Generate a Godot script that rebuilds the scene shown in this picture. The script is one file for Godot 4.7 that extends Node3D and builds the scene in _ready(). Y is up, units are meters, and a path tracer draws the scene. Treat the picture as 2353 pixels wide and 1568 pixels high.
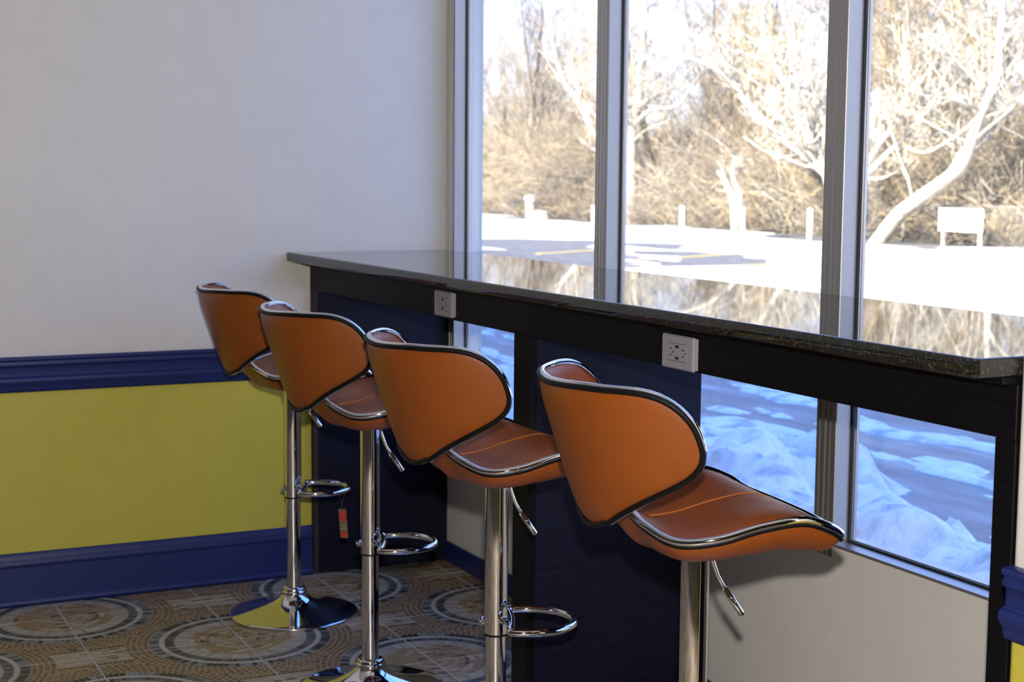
extends Node3D
# A row of bar stools at a window counter, winter woods outside. Origin: foot of the corner
# where the left wall (x = 0) meets the window wall (z = 0). x runs along the window, z into the room.

const CAM_POS := Vector3(4.7888, 1.3220, 2.0996)
const YAW := 0.4565
const PITCH := 0.1072
const ROLL := -0.0081
const GROUND := -0.2
const TILE := 0.4187
const TILE_X := 0.189
const TILE_Z := 1.321
const SLAB_Y := 1.07
const FRONT_Z := 0.484
const PIER_X := 3.1465
const ROOM_X := 13.0
const ROOM_Z := 11.0
const ROOM_Y := 2.9
const SILL := 0.5213

var M := {}
var taken := {}
var rng := RandomNumberGenerator.new()


func _ready() -> void:
	rng.seed = 20240117
	setup_camera()
	setup_light()
	make_materials()
	build_room()
	build_window()
	build_counter()
	build_outlets()
	build_stools()
	build_tag()
	build_outside()


# ------------------------------------------------------------------ camera and light

func setup_camera() -> void:
	var cam := Camera3D.new()
	cam.name = "camera"
	add_child(cam)
	var fw := Vector3(-cos(YAW), 0, -sin(YAW))
	var rt := Vector3(sin(YAW), 0, -cos(YAW))
	var f2 := fw * cos(PITCH) + Vector3.DOWN * sin(PITCH)
	var up := Vector3.UP * cos(PITCH) + fw * sin(PITCH)
	var r2 := rt * cos(ROLL) - up * sin(ROLL)
	var u2 := rt * sin(ROLL) + up * cos(ROLL)
	cam.transform = Transform3D(Basis(r2, u2, -f2), CAM_POS)
	var at := CameraAttributesPhysical.new()
	at.frustum_focal_length = 12.0 * 3536.24 / 784.0
	at.frustum_near = 0.05
	at.frustum_far = 400.0
	at.frustum_focus_distance = 2.9
	at.exposure_aperture = 8.0
	cam.attributes = at
	cam.current = true


func setup_light() -> void:
	var we := WorldEnvironment.new()
	we.name = "environment"
	var e := Environment.new()
	var sm := ProceduralSkyMaterial.new()
	sm.sky_top_color = lin(0.10, 0.30, 1.0)
	sm.sky_horizon_color = lin(0.50, 0.52, 0.54)
	sm.sky_curve = 0.30
	sm.sky_energy_multiplier = 1.0
	sm.ground_bottom_color = lin(0.25, 0.27, 0.3)
	sm.ground_horizon_color = lin(0.35, 0.4, 0.45)
	sm.energy_multiplier = 3.2
	var sky := Sky.new()
	sky.sky_material = sm
	e.background_mode = Environment.BG_SKY
	e.sky = sky
	e.tonemap_mode = Environment.TONE_MAPPER_LINEAR
	e.tonemap_exposure = 1.0
	e.sdfgi_enabled = true
	e.ssao_enabled = true
	e.ssil_enabled = true
	we.environment = e
	add_child(we)
	# low winter sun behind the building
	var sun := DirectionalLight3D.new()
	sun.name = "sun"
	sun.light_color = lin(1.0, 0.93, 0.80)
	sun.light_energy = 9.5
	sun.light_angular_distance = 0.55
	sun.shadow_enabled = true
	sun.sky_mode = DirectionalLight3D.SKY_MODE_LIGHT_ONLY
	add_child(sun)
	sun.look_at_from_position(Vector3.ZERO, Vector3(-0.30, -0.62, -1.0))
	# the photographer's flash, 14 cm above the lens
	var fl := SpotLight3D.new()
	fl.name = "camera_flash"
	fl.light_color = lin(1.0, 0.94, 0.855)
	fl.light_energy = 6.8
	fl.light_size = 0.022
	fl.spot_range = 30.0
	fl.spot_attenuation = 2.0
	fl.spot_angle = 62.0
	fl.spot_angle_attenuation = 0.35
	fl.shadow_enabled = true
	add_child(fl)
	var from := CAM_POS + Vector3(-0.037, 0.142, -0.033)
	fl.look_at_from_position(from, from + Vector3(-cos(YAW), -PITCH, -sin(YAW)))


# ------------------------------------------------------------------ helpers

func lin(r: float, g: float, b: float) -> Color:
	return Color(r, g, b).linear_to_srgb()


func numbered(called: String) -> String:
	if not taken.has(called):
		taken[called] = 0
		return called
	taken[called] += 1
	return "%s_%03d" % [called, taken[called]]


func thing(called: String, label: String, category: String, at := Vector3.ZERO, turn := 0.0, group := "") -> Node3D:
	var o := Node3D.new()
	o.name = numbered(called)
	add_child(o)
	o.position = at
	o.rotation.y = turn
	tag(o, label, category, group)
	return o


func tag(o: Node, label: String, category: String, group := "") -> void:
	o.set_meta("label", label)
	o.set_meta("category", category)
	if group:
		o.set_meta("group", group)


func struct(called: String, label := "") -> Node3D:
	var o := Node3D.new()
	o.name = called
	add_child(o)
	o.set_meta("kind", "structure")
	if label:
		o.set_meta("label", label)
	return o


func put(parent: Node, called: String, m: Mesh, mat: Material, at := Vector3.ZERO) -> MeshInstance3D:
	var o := MeshInstance3D.new()
	o.name = numbered(called) if parent == self else called
	o.mesh = m
	o.material_override = mat
	o.position = at
	parent.add_child(o, true)
	return o


func begin() -> SurfaceTool:
	var st := SurfaceTool.new()
	st.begin(Mesh.PRIMITIVE_TRIANGLES)
	return st


func tri(st: SurfaceTool, a: Vector3, b: Vector3, c: Vector3) -> void:
	st.add_vertex(a)
	st.add_vertex(b)
	st.add_vertex(c)


func quad(st: SurfaceTool, a: Vector3, b: Vector3, c: Vector3, d: Vector3) -> void:
	tri(st, a, b, c)
	tri(st, a, c, d)


func done(st: SurfaceTool) -> ArrayMesh:
	st.generate_normals()
	return st.commit()


# a box between two corners, edges chamfered
func box(lo: Vector3, hi: Vector3, bevel := 0.0) -> ArrayMesh:
	var st := begin()
	add_box(st, lo, hi, bevel)
	return done(st)


func add_box(st: SurfaceTool, lo: Vector3, hi: Vector3, bevel := 0.0) -> void:
	st.set_smooth_group(-1)
	var c := (lo + hi) * 0.5
	var h := (hi - lo) * 0.5
	var b: float = minf(bevel, minf(h.x, minf(h.y, h.z)) * 0.9)
	var ax := [Vector3.RIGHT, Vector3.UP, Vector3.BACK]
	for i in 3:
		var u: Vector3 = ax[(i + 1) % 3]
		var v: Vector3 = ax[(i + 2) % 3]
		var n: Vector3 = ax[i]
		var hn: float = h[i]
		var hu: float = h[(i + 1) % 3] - b
		var hv: float = h[(i + 2) % 3] - b
		for s in [-1.0, 1.0]:
			var p0: Vector3 = c + n * hn * s - u * hu - v * hv
			var p1: Vector3 = c + n * hn * s + u * hu - v * hv
			var p2: Vector3 = c + n * hn * s + u * hu + v * hv
			var p3: Vector3 = c + n * hn * s - u * hu + v * hv
			if s > 0:
				quad(st, p0, p3, p2, p1)
			else:
				quad(st, p0, p1, p2, p3)
		if b <= 0.0:
			continue
		# edge strips parallel to axis i
		for s in [-1.0, 1.0]:
			for t in [-1.0, 1.0]:
				var hu2: float = h[(i + 1) % 3]
				var hv2: float = h[(i + 2) % 3]
				var a0: Vector3 = c + u * hu2 * s + v * (hv2 - b) * t
				var a1: Vector3 = c + u * (hu2 - b) * s + v * hv2 * t
				var d: Vector3 = n * (hn - b)
				if s * t > 0:
					quad(st, a0 - d, a1 - d, a1 + d, a0 + d)
				else:
					quad(st, a0 - d, a0 + d, a1 + d, a1 - d)
	if b > 0.0:
		for sx in [-1.0, 1.0]:
			for sy in [-1.0, 1.0]:
				for sz in [-1.0, 1.0]:
					var q: Vector3 = c + Vector3(h.x * sx, h.y * sy, h.z * sz)
					var q0: Vector3 = q - Vector3(0, b * sy, b * sz)
					var q1: Vector3 = q - Vector3(b * sx, 0, b * sz)
					var q2: Vector3 = q - Vector3(b * sx, b * sy, 0)
					if sx * sy * sz > 0:
						tri(st, q0, q2, q1)
					else:
						tri(st, q0, q1, q2)


# profile points (u outward, v up) swept along a straight line from a to b; out is the outward direction
func sweep(profile: Array, a: Vector3, b: Vector3, out: Vector3, smooth := true) -> ArrayMesh:
	var st := begin()
	st.set_smooth_group(0 if smooth else -1)
	var n := profile.size()
	for i in n - 1:
		var p: Vector2 = profile[i]
		var q: Vector2 = profile[i + 1]
		var po := out * p.x + Vector3.UP * p.y
		var qo := out * q.x + Vector3.UP * q.y
		quad(st, a + po, b + po, b + qo, a + qo)
	st.set_smooth_group(-1)
	for i in range(1, n - 1):
		var o0: Vector3 = out * profile[0].x + Vector3.UP * profile[0].y
		var o1: Vector3 = out * profile[i].x + Vector3.UP * profile[i].y
		var o2: Vector3 = out * profile[i + 1].x + Vector3.UP * profile[i + 1].y
		tri(st, a + o0, a + o1, a + o2)
		tri(st, b + o0, b + o2, b + o1)
	return done(st)


# (radius, height) profile turned about the y axis
func lathe(profile: Array, seg := 48) -> ArrayMesh:
	var st := begin()
	st.set_smooth_group(0)
	for i in profile.size() - 1:
		var p: Vector2 = profile[i]
		var q: Vector2 = profile[i + 1]
		if p == q:
			st.set_smooth_group(0)
			continue
		for k in seg:
			var t0 := TAU * k / seg
			var t1 := TAU * (k + 1) / seg
			var a := Vector3(p.x * cos(t0), p.y, p.x * sin(t0))
			var b := Vector3(p.x * cos(t1), p.y, p.x * sin(t1))
			var c := Vector3(q.x * cos(t1), q.y, q.x * sin(t1))
			var d := Vector3(q.x * cos(t0), q.y, q.x * sin(t0))
			if q.x > 1e-6:
				tri(st, a, d, c)
			if p.x > 1e-6:
				tri(st, a, c, b)
	return done(st)


func add_tube(st: SurfaceTool, pts: Array, radii: Array, sides := 8, closed := false, group := 0) -> void:
	st.set_smooth_group(group)
	var n := pts.size()
	if n < 2:
		return
	var rings := []
	var ref := Vector3.ZERO
	for i in n:
		var t: Vector3
		if closed:
			t = (pts[(i + 1) % n] - pts[(i - 1 + n) % n])
		else:
			t = pts[mini(i + 1, n - 1)] - pts[maxi(i - 1, 0)]
		t = t.normalized()
		if i == 0:
			ref = Vector3.UP if absf(t.y) < 0.9 else Vector3.RIGHT
		var u := (ref - t * ref.dot(t)).normalized()
		ref = u
		var v := t.cross(u)
		var r: float = radii[mini(i, radii.size() - 1)]
		var ring := []
		for k in sides:
			var a := TAU * k / sides
			ring.append(pts[i] + (u * cos(a) + v * sin(a)) * r)
		rings.append(ring)
	var last := n if closed else n - 1
	for i in last:
		var r0: Array = rings[i]
		var r1: Array = rings[(i + 1) % n]
		# on a closed loop the last ring may be turned against the first one
		var shift := 0
		if closed and i == n - 1:
			var best := INF
			for k in sides:
				var dd: float = (r0[0] as Vector3).distance_to(r1[k])
				if dd < best:
					best = dd
					shift = k
		for k in sides:
			var k2 := (k + 1) % sides
			quad(st, r0[k], r0[k2], r1[(k2 + shift) % sides], r1[(k + shift) % sides])
	if not closed:
		for k in range(1, sides - 1):
			tri(st, rings[0][0], rings[0][k + 1], rings[0][k])
			tri(st, rings[n - 1][0], rings[n - 1][k], rings[n - 1][k + 1])


func tube(pts: Array, radii: Array, sides := 8, closed := false) -> ArrayMesh:
	var st := begin()
	add_tube(st, pts, radii, sides, closed)
	return done(st)


# Catmull-Rom through control points
func spline(c: Array, m: int, closed := false) -> Array:
	var n := c.size()
	var out := []
	var last := n if closed else n - 1
	for i in last:
		var a = c[(i - 1 + n) % n] if closed else c[maxi(i - 1, 0)]
		var b = c[i]
		var d = c[(i + 1) % n]
		var e = c[(i + 2) % n] if closed else c[mini(i + 2, n - 1)]
		for j in m:
			var t := float(j) / m
			out.append(0.5 * ((2.0 * b) + (d - a) * t + (2.0 * a - 5.0 * b + 4.0 * d - e) * t * t + (3.0 * b - a - 3.0 * d + e) * t * t * t))
	if not closed:
		out.append(c[n - 1])
	return out


func grid_mesh(rows: Array, wrap := false) -> ArrayMesh:
	var st := begin()
	st.set_smooth_group(0)
	for i in rows.size() - 1:
		var a: Array = rows[i]
		var b: Array = rows[i + 1]
		var n := a.size()
		for k in (n if wrap else n - 1):
			var k2 := (k + 1) % n
			quad(st, a[k], b[k], b[k2], a[k2])
	return done(st)


# ------------------------------------------------------------------ materials

func plain(c: Color, rough := 0.6, metal := 0.0, spec := 0.5) -> StandardMaterial3D:
	var m := StandardMaterial3D.new()
	m.albedo_color = c
	m.roughness = rough
	m.metallic = metal
	m.metallic_specular = spec
	return m


func noise_tex(freq: float, octaves := 4, size := 512, kind := FastNoiseLite.TYPE_SIMPLEX_SMOOTH, sd := 1) -> NoiseTexture2D:
	var n := FastNoiseLite.new()
	n.noise_type = kind
	n.frequency = freq
	n.fractal_octaves = octaves
	n.seed = sd
	var t := NoiseTexture2D.new()
	t.width = size
	t.height = size
	t.seamless = true
	t.noise = n
	return t


func ramp_tex(freq: float, stops: Array, octaves := 4, size := 512, kind := FastNoiseLite.TYPE_SIMPLEX_SMOOTH, sd := 1) -> NoiseTexture2D:
	var t := noise_tex(freq, octaves, size, kind, sd)
	var g := Gradient.new()
	var offs := PackedFloat32Array()
	var cols := PackedColorArray()
	for s in stops:
		offs.append(s[0])
		cols.append(s[1])
	g.offsets = offs
	g.colors = cols
	t.color_ramp = g
	return t


func relief(m: StandardMaterial3D, tex: Texture2D, cm: float, scale: float, world := true) -> StandardMaterial3D:
	m.uv1_triplanar = true
	m.uv1_world_triplanar = world
	m.uv1_scale = Vector3.ONE * scale
	m.heightmap_enabled = true
	m.heightmap_texture = tex
	m.heightmap_scale = cm
	return m


func make_materials() -> void:
	var peel := noise_tex(0.035, 3, 512)
	var grey := ramp_tex(0.006, [[0.0, Color(0.982, 0.982, 0.982)], [0.5, Color(0.992, 0.992, 0.992)], [1.0, Color(1, 1, 1)]], 5, 512, FastNoiseLite.TYPE_SIMPLEX_SMOOTH, 7)
	for a in [["cream", lin(0.72, 0.695, 0.665), 0.55], ["yellow", lin(0.56, 0.49, 0.065), 0.5], ["blue", lin(0.0115, 0.0225, 0.135), 0.38]]:
		var m := plain(a[1], a[2])
		m.albedo_texture = grey
		M[a[0]] = relief(m, peel, 0.03, 2.2)
	M.ceiling = plain(lin(0.62, 0.61, 0.59), 0.9)
	M.grout = plain(lin(0.46, 0.45, 0.47), 0.9)
	# floor print
	var f := plain(Color.WHITE, 0.42)
	f.albedo_texture = floor_print()
	f.uv1_triplanar = true
	f.uv1_world_triplanar = true
	var per := 1.0 / (2.0 * TILE)
	f.uv1_scale = Vector3(per, per, per)
	f.uv1_offset = Vector3(-TILE_X * per, 0, -TILE_Z * per)
	M.tile = f
	# stained plywood, navy and near black
	var grain := noise_tex(0.02, 4, 512, FastNoiseLite.TYPE_SIMPLEX_SMOOTH, 3)
	var np := plain(lin(0.0085, 0.009, 0.026), 0.5, 0.0, 0.3)
	np.albedo_texture = ramp_tex(0.012, [[0.0, Color(0.72, 0.72, 0.74)], [1.0, Color(1, 1, 1)]], 4, 512, FastNoiseLite.TYPE_SIMPLEX_SMOOTH, 4)
	np.uv1_triplanar = true
	np.uv1_world_triplanar = true
	np.uv1_scale = Vector3(1.2, 14.0, 1.2)
	np.heightmap_enabled = true
	np.heightmap_texture = grain
	np.heightmap_scale = 0.012
	M.navy = np
	var ap := np.duplicate() as StandardMaterial3D
	ap.albedo_color = lin(0.005, 0.0048, 0.0068)
	ap.metallic_specular = 0.25
	ap.uv1_scale = Vector3(1.0, 12.0, 1.0)
	M.black_wood = ap
	M.brown_edge = plain(lin(0.020, 0.015, 0.013), 0.7)
	# granite
	var g := plain(Color.WHITE, 0.022, 0.0, 0.6)
	g.albedo_texture = granite_print()
	g.uv1_triplanar = true
	g.uv1_world_triplanar = true
	g.uv1_scale = Vector3.ONE * 2.5
	M.granite = g
	# leather
	var l := plain(lin(0.285, 0.069, 0.0072), 0.42)
	var l_tone := ramp_tex(0.01, [[0.0, Color(0.93, 0.93, 0.93)], [1.0, Color(1, 1, 1)]], 4, 256, FastNoiseLite.TYPE_SIMPLEX_SMOOTH, 12)
	l.albedo_texture = l_tone
	relief(l, noise_tex(0.06, 3, 512, FastNoiseLite.TYPE_CELLULAR, 5), 0.012, 6.0, false)
	M.leather = l
	M.stitch = plain(lin(0.50, 0.16, 0.03), 0.7)
	M.chrome = plain(lin(0.80, 0.80, 0.82), 0.04, 1.0)
	M.gasket = plain(lin(0.005, 0.005, 0.006), 0.5, 0.0, 0.3)
	# window metal
	M.alu = plain(lin(0.46, 0.45, 0.45), 0.42, 0.9)
	M.rubber = plain(lin(0.006, 0.008, 0.010), 0.6)
	M.spacer = plain(lin(0.5, 0.5, 0.52), 0.35, 0.8)
	var gl := plain(Color(0.93, 0.98, 0.97, 0.03), 0.0)
	gl.transparency = BaseMaterial3D.TRANSPARENCY_ALPHA
	M.glass = gl
	M.facade = plain(lin(0.50, 0.55, 0.55), 0.8)
	M.plastic = plain(lin(0.34, 0.33, 0.385), 0.3)
	M.slot = plain(lin(0.02, 0.02, 0.02), 0.6)
	M.tag_red = plain(lin(0.55, 0.07, 0.04), 0.5)
	M.tag_olive = plain(lin(0.20, 0.17, 0.09), 0.5)
	M.tag_pale = plain(lin(0.42, 0.38, 0.30), 0.5)
	M.string = plain(lin(0.05, 0.05, 0.05), 0.7)
	# outside
	var asp := plain(Color.WHITE, 0.75)
	asp.albedo_texture = ramp_tex(0.02, [[0.0, lin(0.060, 0.059, 0.057)], [0.5, lin(0.088, 0.085, 0.083)], [1.0, lin(0.135, 0.131, 0.127)]], 5, 512, FastNoiseLite.TYPE_SIMPLEX_SMOOTH, 21)
	relief(asp, noise_tex(0.05, 4, 256), 0.2, 0.3)
	M.asphalt = asp
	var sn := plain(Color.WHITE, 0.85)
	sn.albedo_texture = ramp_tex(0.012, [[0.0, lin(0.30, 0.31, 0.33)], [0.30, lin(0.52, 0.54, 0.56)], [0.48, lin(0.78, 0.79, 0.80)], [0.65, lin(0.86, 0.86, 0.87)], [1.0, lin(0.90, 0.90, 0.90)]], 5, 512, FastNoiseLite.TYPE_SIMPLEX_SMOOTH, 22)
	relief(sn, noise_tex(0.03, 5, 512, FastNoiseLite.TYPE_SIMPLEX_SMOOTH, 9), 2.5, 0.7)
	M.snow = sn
	var ic := plain(Color.WHITE, 0.5)
	ic.albedo_texture = ramp_tex(0.015, [[0.0, lin(0.13, 0.13, 0.13)], [0.45, lin(0.20, 0.20, 0.20)], [0.75, lin(0.28, 0.28, 0.28)], [1.0, lin(0.55, 0.55, 0.55)]], 5, 512, FastNoiseLite.TYPE_SIMPLEX_SMOOTH, 41)
	ic.uv1_triplanar = true
	ic.uv1_world_triplanar = true
	ic.uv1_scale = Vector3(0.12, 0.5, 0.5)
	M.slush = ic
	M.road_yellow = plain(lin(0.55, 0.42, 0.08), 0.8)
	M.bark_pale = bark(lin(0.26, 0.235, 0.19), lin(0.42, 0.39, 0.33), 31)
	M.bark_grey = bark(lin(0.10, 0.080, 0.058), lin(0.24, 0.195, 0.14), 32)
	M.bark_tan = bark(lin(0.20, 0.155, 0.085), lin(0.38, 0.30, 0.18), 33)
	M.post_white = plain(lin(0.62, 0.60, 0.55), 0.8)
	M.sign_white = plain(lin(0.75, 0.75, 0.74), 0.5)
	M.wire = plain(lin(0.32, 0.30, 0.27), 0.5, 0.5)
	M.roofing = plain(lin(0.25, 0.25, 0.26), 0.9)


func bark(a: Color, b: Color, sd: int) -> StandardMaterial3D:
	var m := plain(Color.WHITE, 0.9)
	m.albedo_texture = ramp_tex(0.02, [[0.2, a], [0.8, b]], 4, 256, FastNoiseLite.TYPE_SIMPLEX_SMOOTH, sd)
	m.uv1_triplanar = true
	m.uv1_scale = Vector3(0.8, 0.3, 0.8)
	return m


func hash2(a: int, b: int) -> float:
	var h := (a * 374761393 + b * 668265263) & 0x7fffffff
	h = ((h ^ (h >> 13)) * 1274126177) & 0x7fffffff
	return float((h ^ (h >> 16)) & 0xffff) / 65535.0


# Printed pebble mosaic of the floor tiles, two tiles by two: rings of pebbles round every other tile corner.
func floor_print() -> ImageTexture:
	var n := 1024
	var data := PackedByteArray()
	data.resize(n * n * 3)
	var px := 2.0 * TILE / n
	var cream := Vector3(0.52, 0.47, 0.39)
	var tan_ := Vector3(0.34, 0.24, 0.13)
	var rust := Vector3(0.32, 0.185, 0.075)
	var brown := Vector3(0.135, 0.09, 0.055)
	var slate := Vector3(0.12, 0.127, 0.135)
	var dark := Vector3(0.028, 0.030, 0.030)
	var mortar := Vector3(0.38, 0.325, 0.245)
	for j in n:
		for i in n:
			var x := (i + 0.5) * px
			var z := (j + 0.5) * px
			# nearest ring centre: corners of the period and its middle
			var cx := roundf(x / (2.0 * TILE)) * 2.0 * TILE
			var cz := roundf(z / (2.0 * TILE)) * 2.0 * TILE
			var dx := x - cx
			var dz := z - cz
			var d := dx * dx + dz * dz
			var mx := x - TILE
			var mz := z - TILE
			var id := 1
			if mx * mx + mz * mz < d:
				dx = mx
				dz = mz
				d = mx * mx + mz * mz
				id = 2
			var r := sqrt(d)
			var c := mortar
			if r < 0.322:
				var a := atan2(dz, dx) / TAU + 0.5
				var ring := 0
				var r0 := 0.0
				var r1 := 0.0
				var count := 1
				if r < 0.145:
					ring = 20 + int(r / 0.0145)
					r0 = int(r / 0.0145) * 0.0145
					r1 = r0 + 0.0145
					count = maxi(4, int(TAU * (r0 + 0.007) / 0.034))
				elif r < 0.186:
					ring = 1
					r0 = 0.145
					r1 = 0.186
					count = 70
				elif r < 0.214:
					ring = 2
					r0 = 0.186
					r1 = 0.214
					count = 84
				elif r < 0.227:
					ring = 3
					r0 = 0.214
					r1 = 0.227
					count = 40
				elif r < 0.257:
					ring = 4
					r0 = 0.227
					r1 = 0.257
					count = 100
				else:
					var k := int((r - 0.257) / 0.0163)
					ring = 6 + k
					r0 = 0.257 + k * 0.0163
					r1 = r0 + 0.0163
					count = 96
				var aa := a * count + 0.37 * ring
				var cell := int(aa) % count
				var fa := absf(fposmod(aa, 1.0) - 0.5) * 2.0
				var fr := absf((r - r0) / (r1 - r0) - 0.5) * 2.0
				var h := hash2(cell + 977 * id, ring * 31 + 5)
				var h2 := hash2(cell * 3 + 13, ring * 17 + id)
				var inside := pow(fa, 3.0) + pow(fr, 4.0) < 0.75
				match ring:
					1:
						c = cream.lerp(Vector3(0.30, 0.28, 0.24), h) if inside else mortar * 1.05
					2:
						c = (dark if h < 0.6 else slate).lerp(slate, h2 * 0.5) if inside else slate * 1.9
					3:
						c = cream * (0.85 + 0.2 * h)
					4:
						c = (dark if h < 0.42 else slate * (0.7 + 1.5 * h2)) if inside else cream * 0.62
					_:
						if ring >= 20:
							c = tan_.lerp(rust, h) if h2 < 0.5 else (cream.lerp(tan_, h) if h2 < 0.82 else brown.lerp(tan_, h))
							if h2 > 0.93:
								c = brown
							if not inside:
								c = mortar * 0.95
						else:
							var dot := fa * fa + fr * fr < 0.62
							c = (brown if h < 0.45 else rust.lerp(brown, h2)) if dot else tan_.lerp(mortar, 0.35)
			else:
				# concave square between the rings: short bars along z with two rows of dark dots
				var u := fposmod(x, TILE)
				var v := fposmod(z, TILE)
				var wx := x - roundf(x / TILE) * TILE
				var row := int(floor(wx / 0.0115))
				var off := 0.012 * hash2(row, 3)
				var len := 0.030
				var rowd := absf(absf(wx) - 0.070)
				if rowd < 0.0075:
					var q := z / 0.0128
					var fz := absf(fposmod(q, 1.0) - 0.5) * 2.0
					var fx := rowd / 0.0075
					var hh := hash2(int(floor(q)), 77 if wx > 0 else 78)
					c = (dark if hh < 0.5 else brown) if fz * fz + fx * fx < 0.7 else tan_
				else:
					var q2 := (z + off) / len
					var fz2 := absf(fposmod(q2, 1.0) - 0.5) * 2.0
					var fx2 := absf(fposmod(wx / 0.0115, 1.0) - 0.5) * 2.0
					var h3 := hash2(int(floor(q2)), row + 400)
					if fz2 < 0.93 and fx2 < 0.86:
						c = tan_.lerp(cream, h3) if absf(wx) < 0.062 else rust.lerp(tan_, h3)
						if h3 > 0.9:
							c = brown
			# fine mottling of the glaze
			var s := 0.86 + 0.28 * hash2(i / 2 + 51 * (j / 3), j * 7 + i / 5)
			var at := (j * n + i) * 3
			var col := Color(c.x * s, c.y * s, c.z * s).linear_to_srgb()
			data[at] = clampi(int(col.r * 255.0), 0, 255)
			data[at + 1] = clampi(int(col.g * 255.0), 0, 255)
			data[at + 2] = clampi(int(col.b * 255.0), 0, 255)
	return ImageTexture.create_from_image(Image.create_from_data(n, n, false, Image.FORMAT_RGB8, data))


# dark green-black granite with gold and pale flecks
func granite_print() -> ImageTexture:
	var n := 512
	var img := Image.create(n, n, false, Image.FORMAT_RGB8)
	img.fill(lin(0.009, 0.0095, 0.009))
	var r := RandomNumberGenerator.new()
	r.seed = 5
	var cols := [lin(0.018, 0.021, 0.019), lin(0.005, 0.005, 0.005), lin(0.036, 0.040, 0.034), lin(0.085, 0.064, 0.022), lin(0.13, 0.14, 0.125), lin(0.012, 0.020, 0.020)]
	var share := [0.36, 0.62, 0.80, 0.88, 0.92, 1.0]
	for k in 14000:
		var p := r.randf()
		var which := 0
		while p > share[which]:
			which += 1
		var w := r.randi_range(1, 5) if which != 4 else r.randi_range(1, 3)
		var h := r.randi_range(1, 5) if which != 4 else r.randi_range(1, 2)
		img.fill_rect(Rect2i(r.randi_range(0, n - 6), r.randi_range(0, n - 6), w, h), cols[which])
	return ImageTexture.create_from_image(img)


# ------------------------------------------------------------------ room

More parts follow.
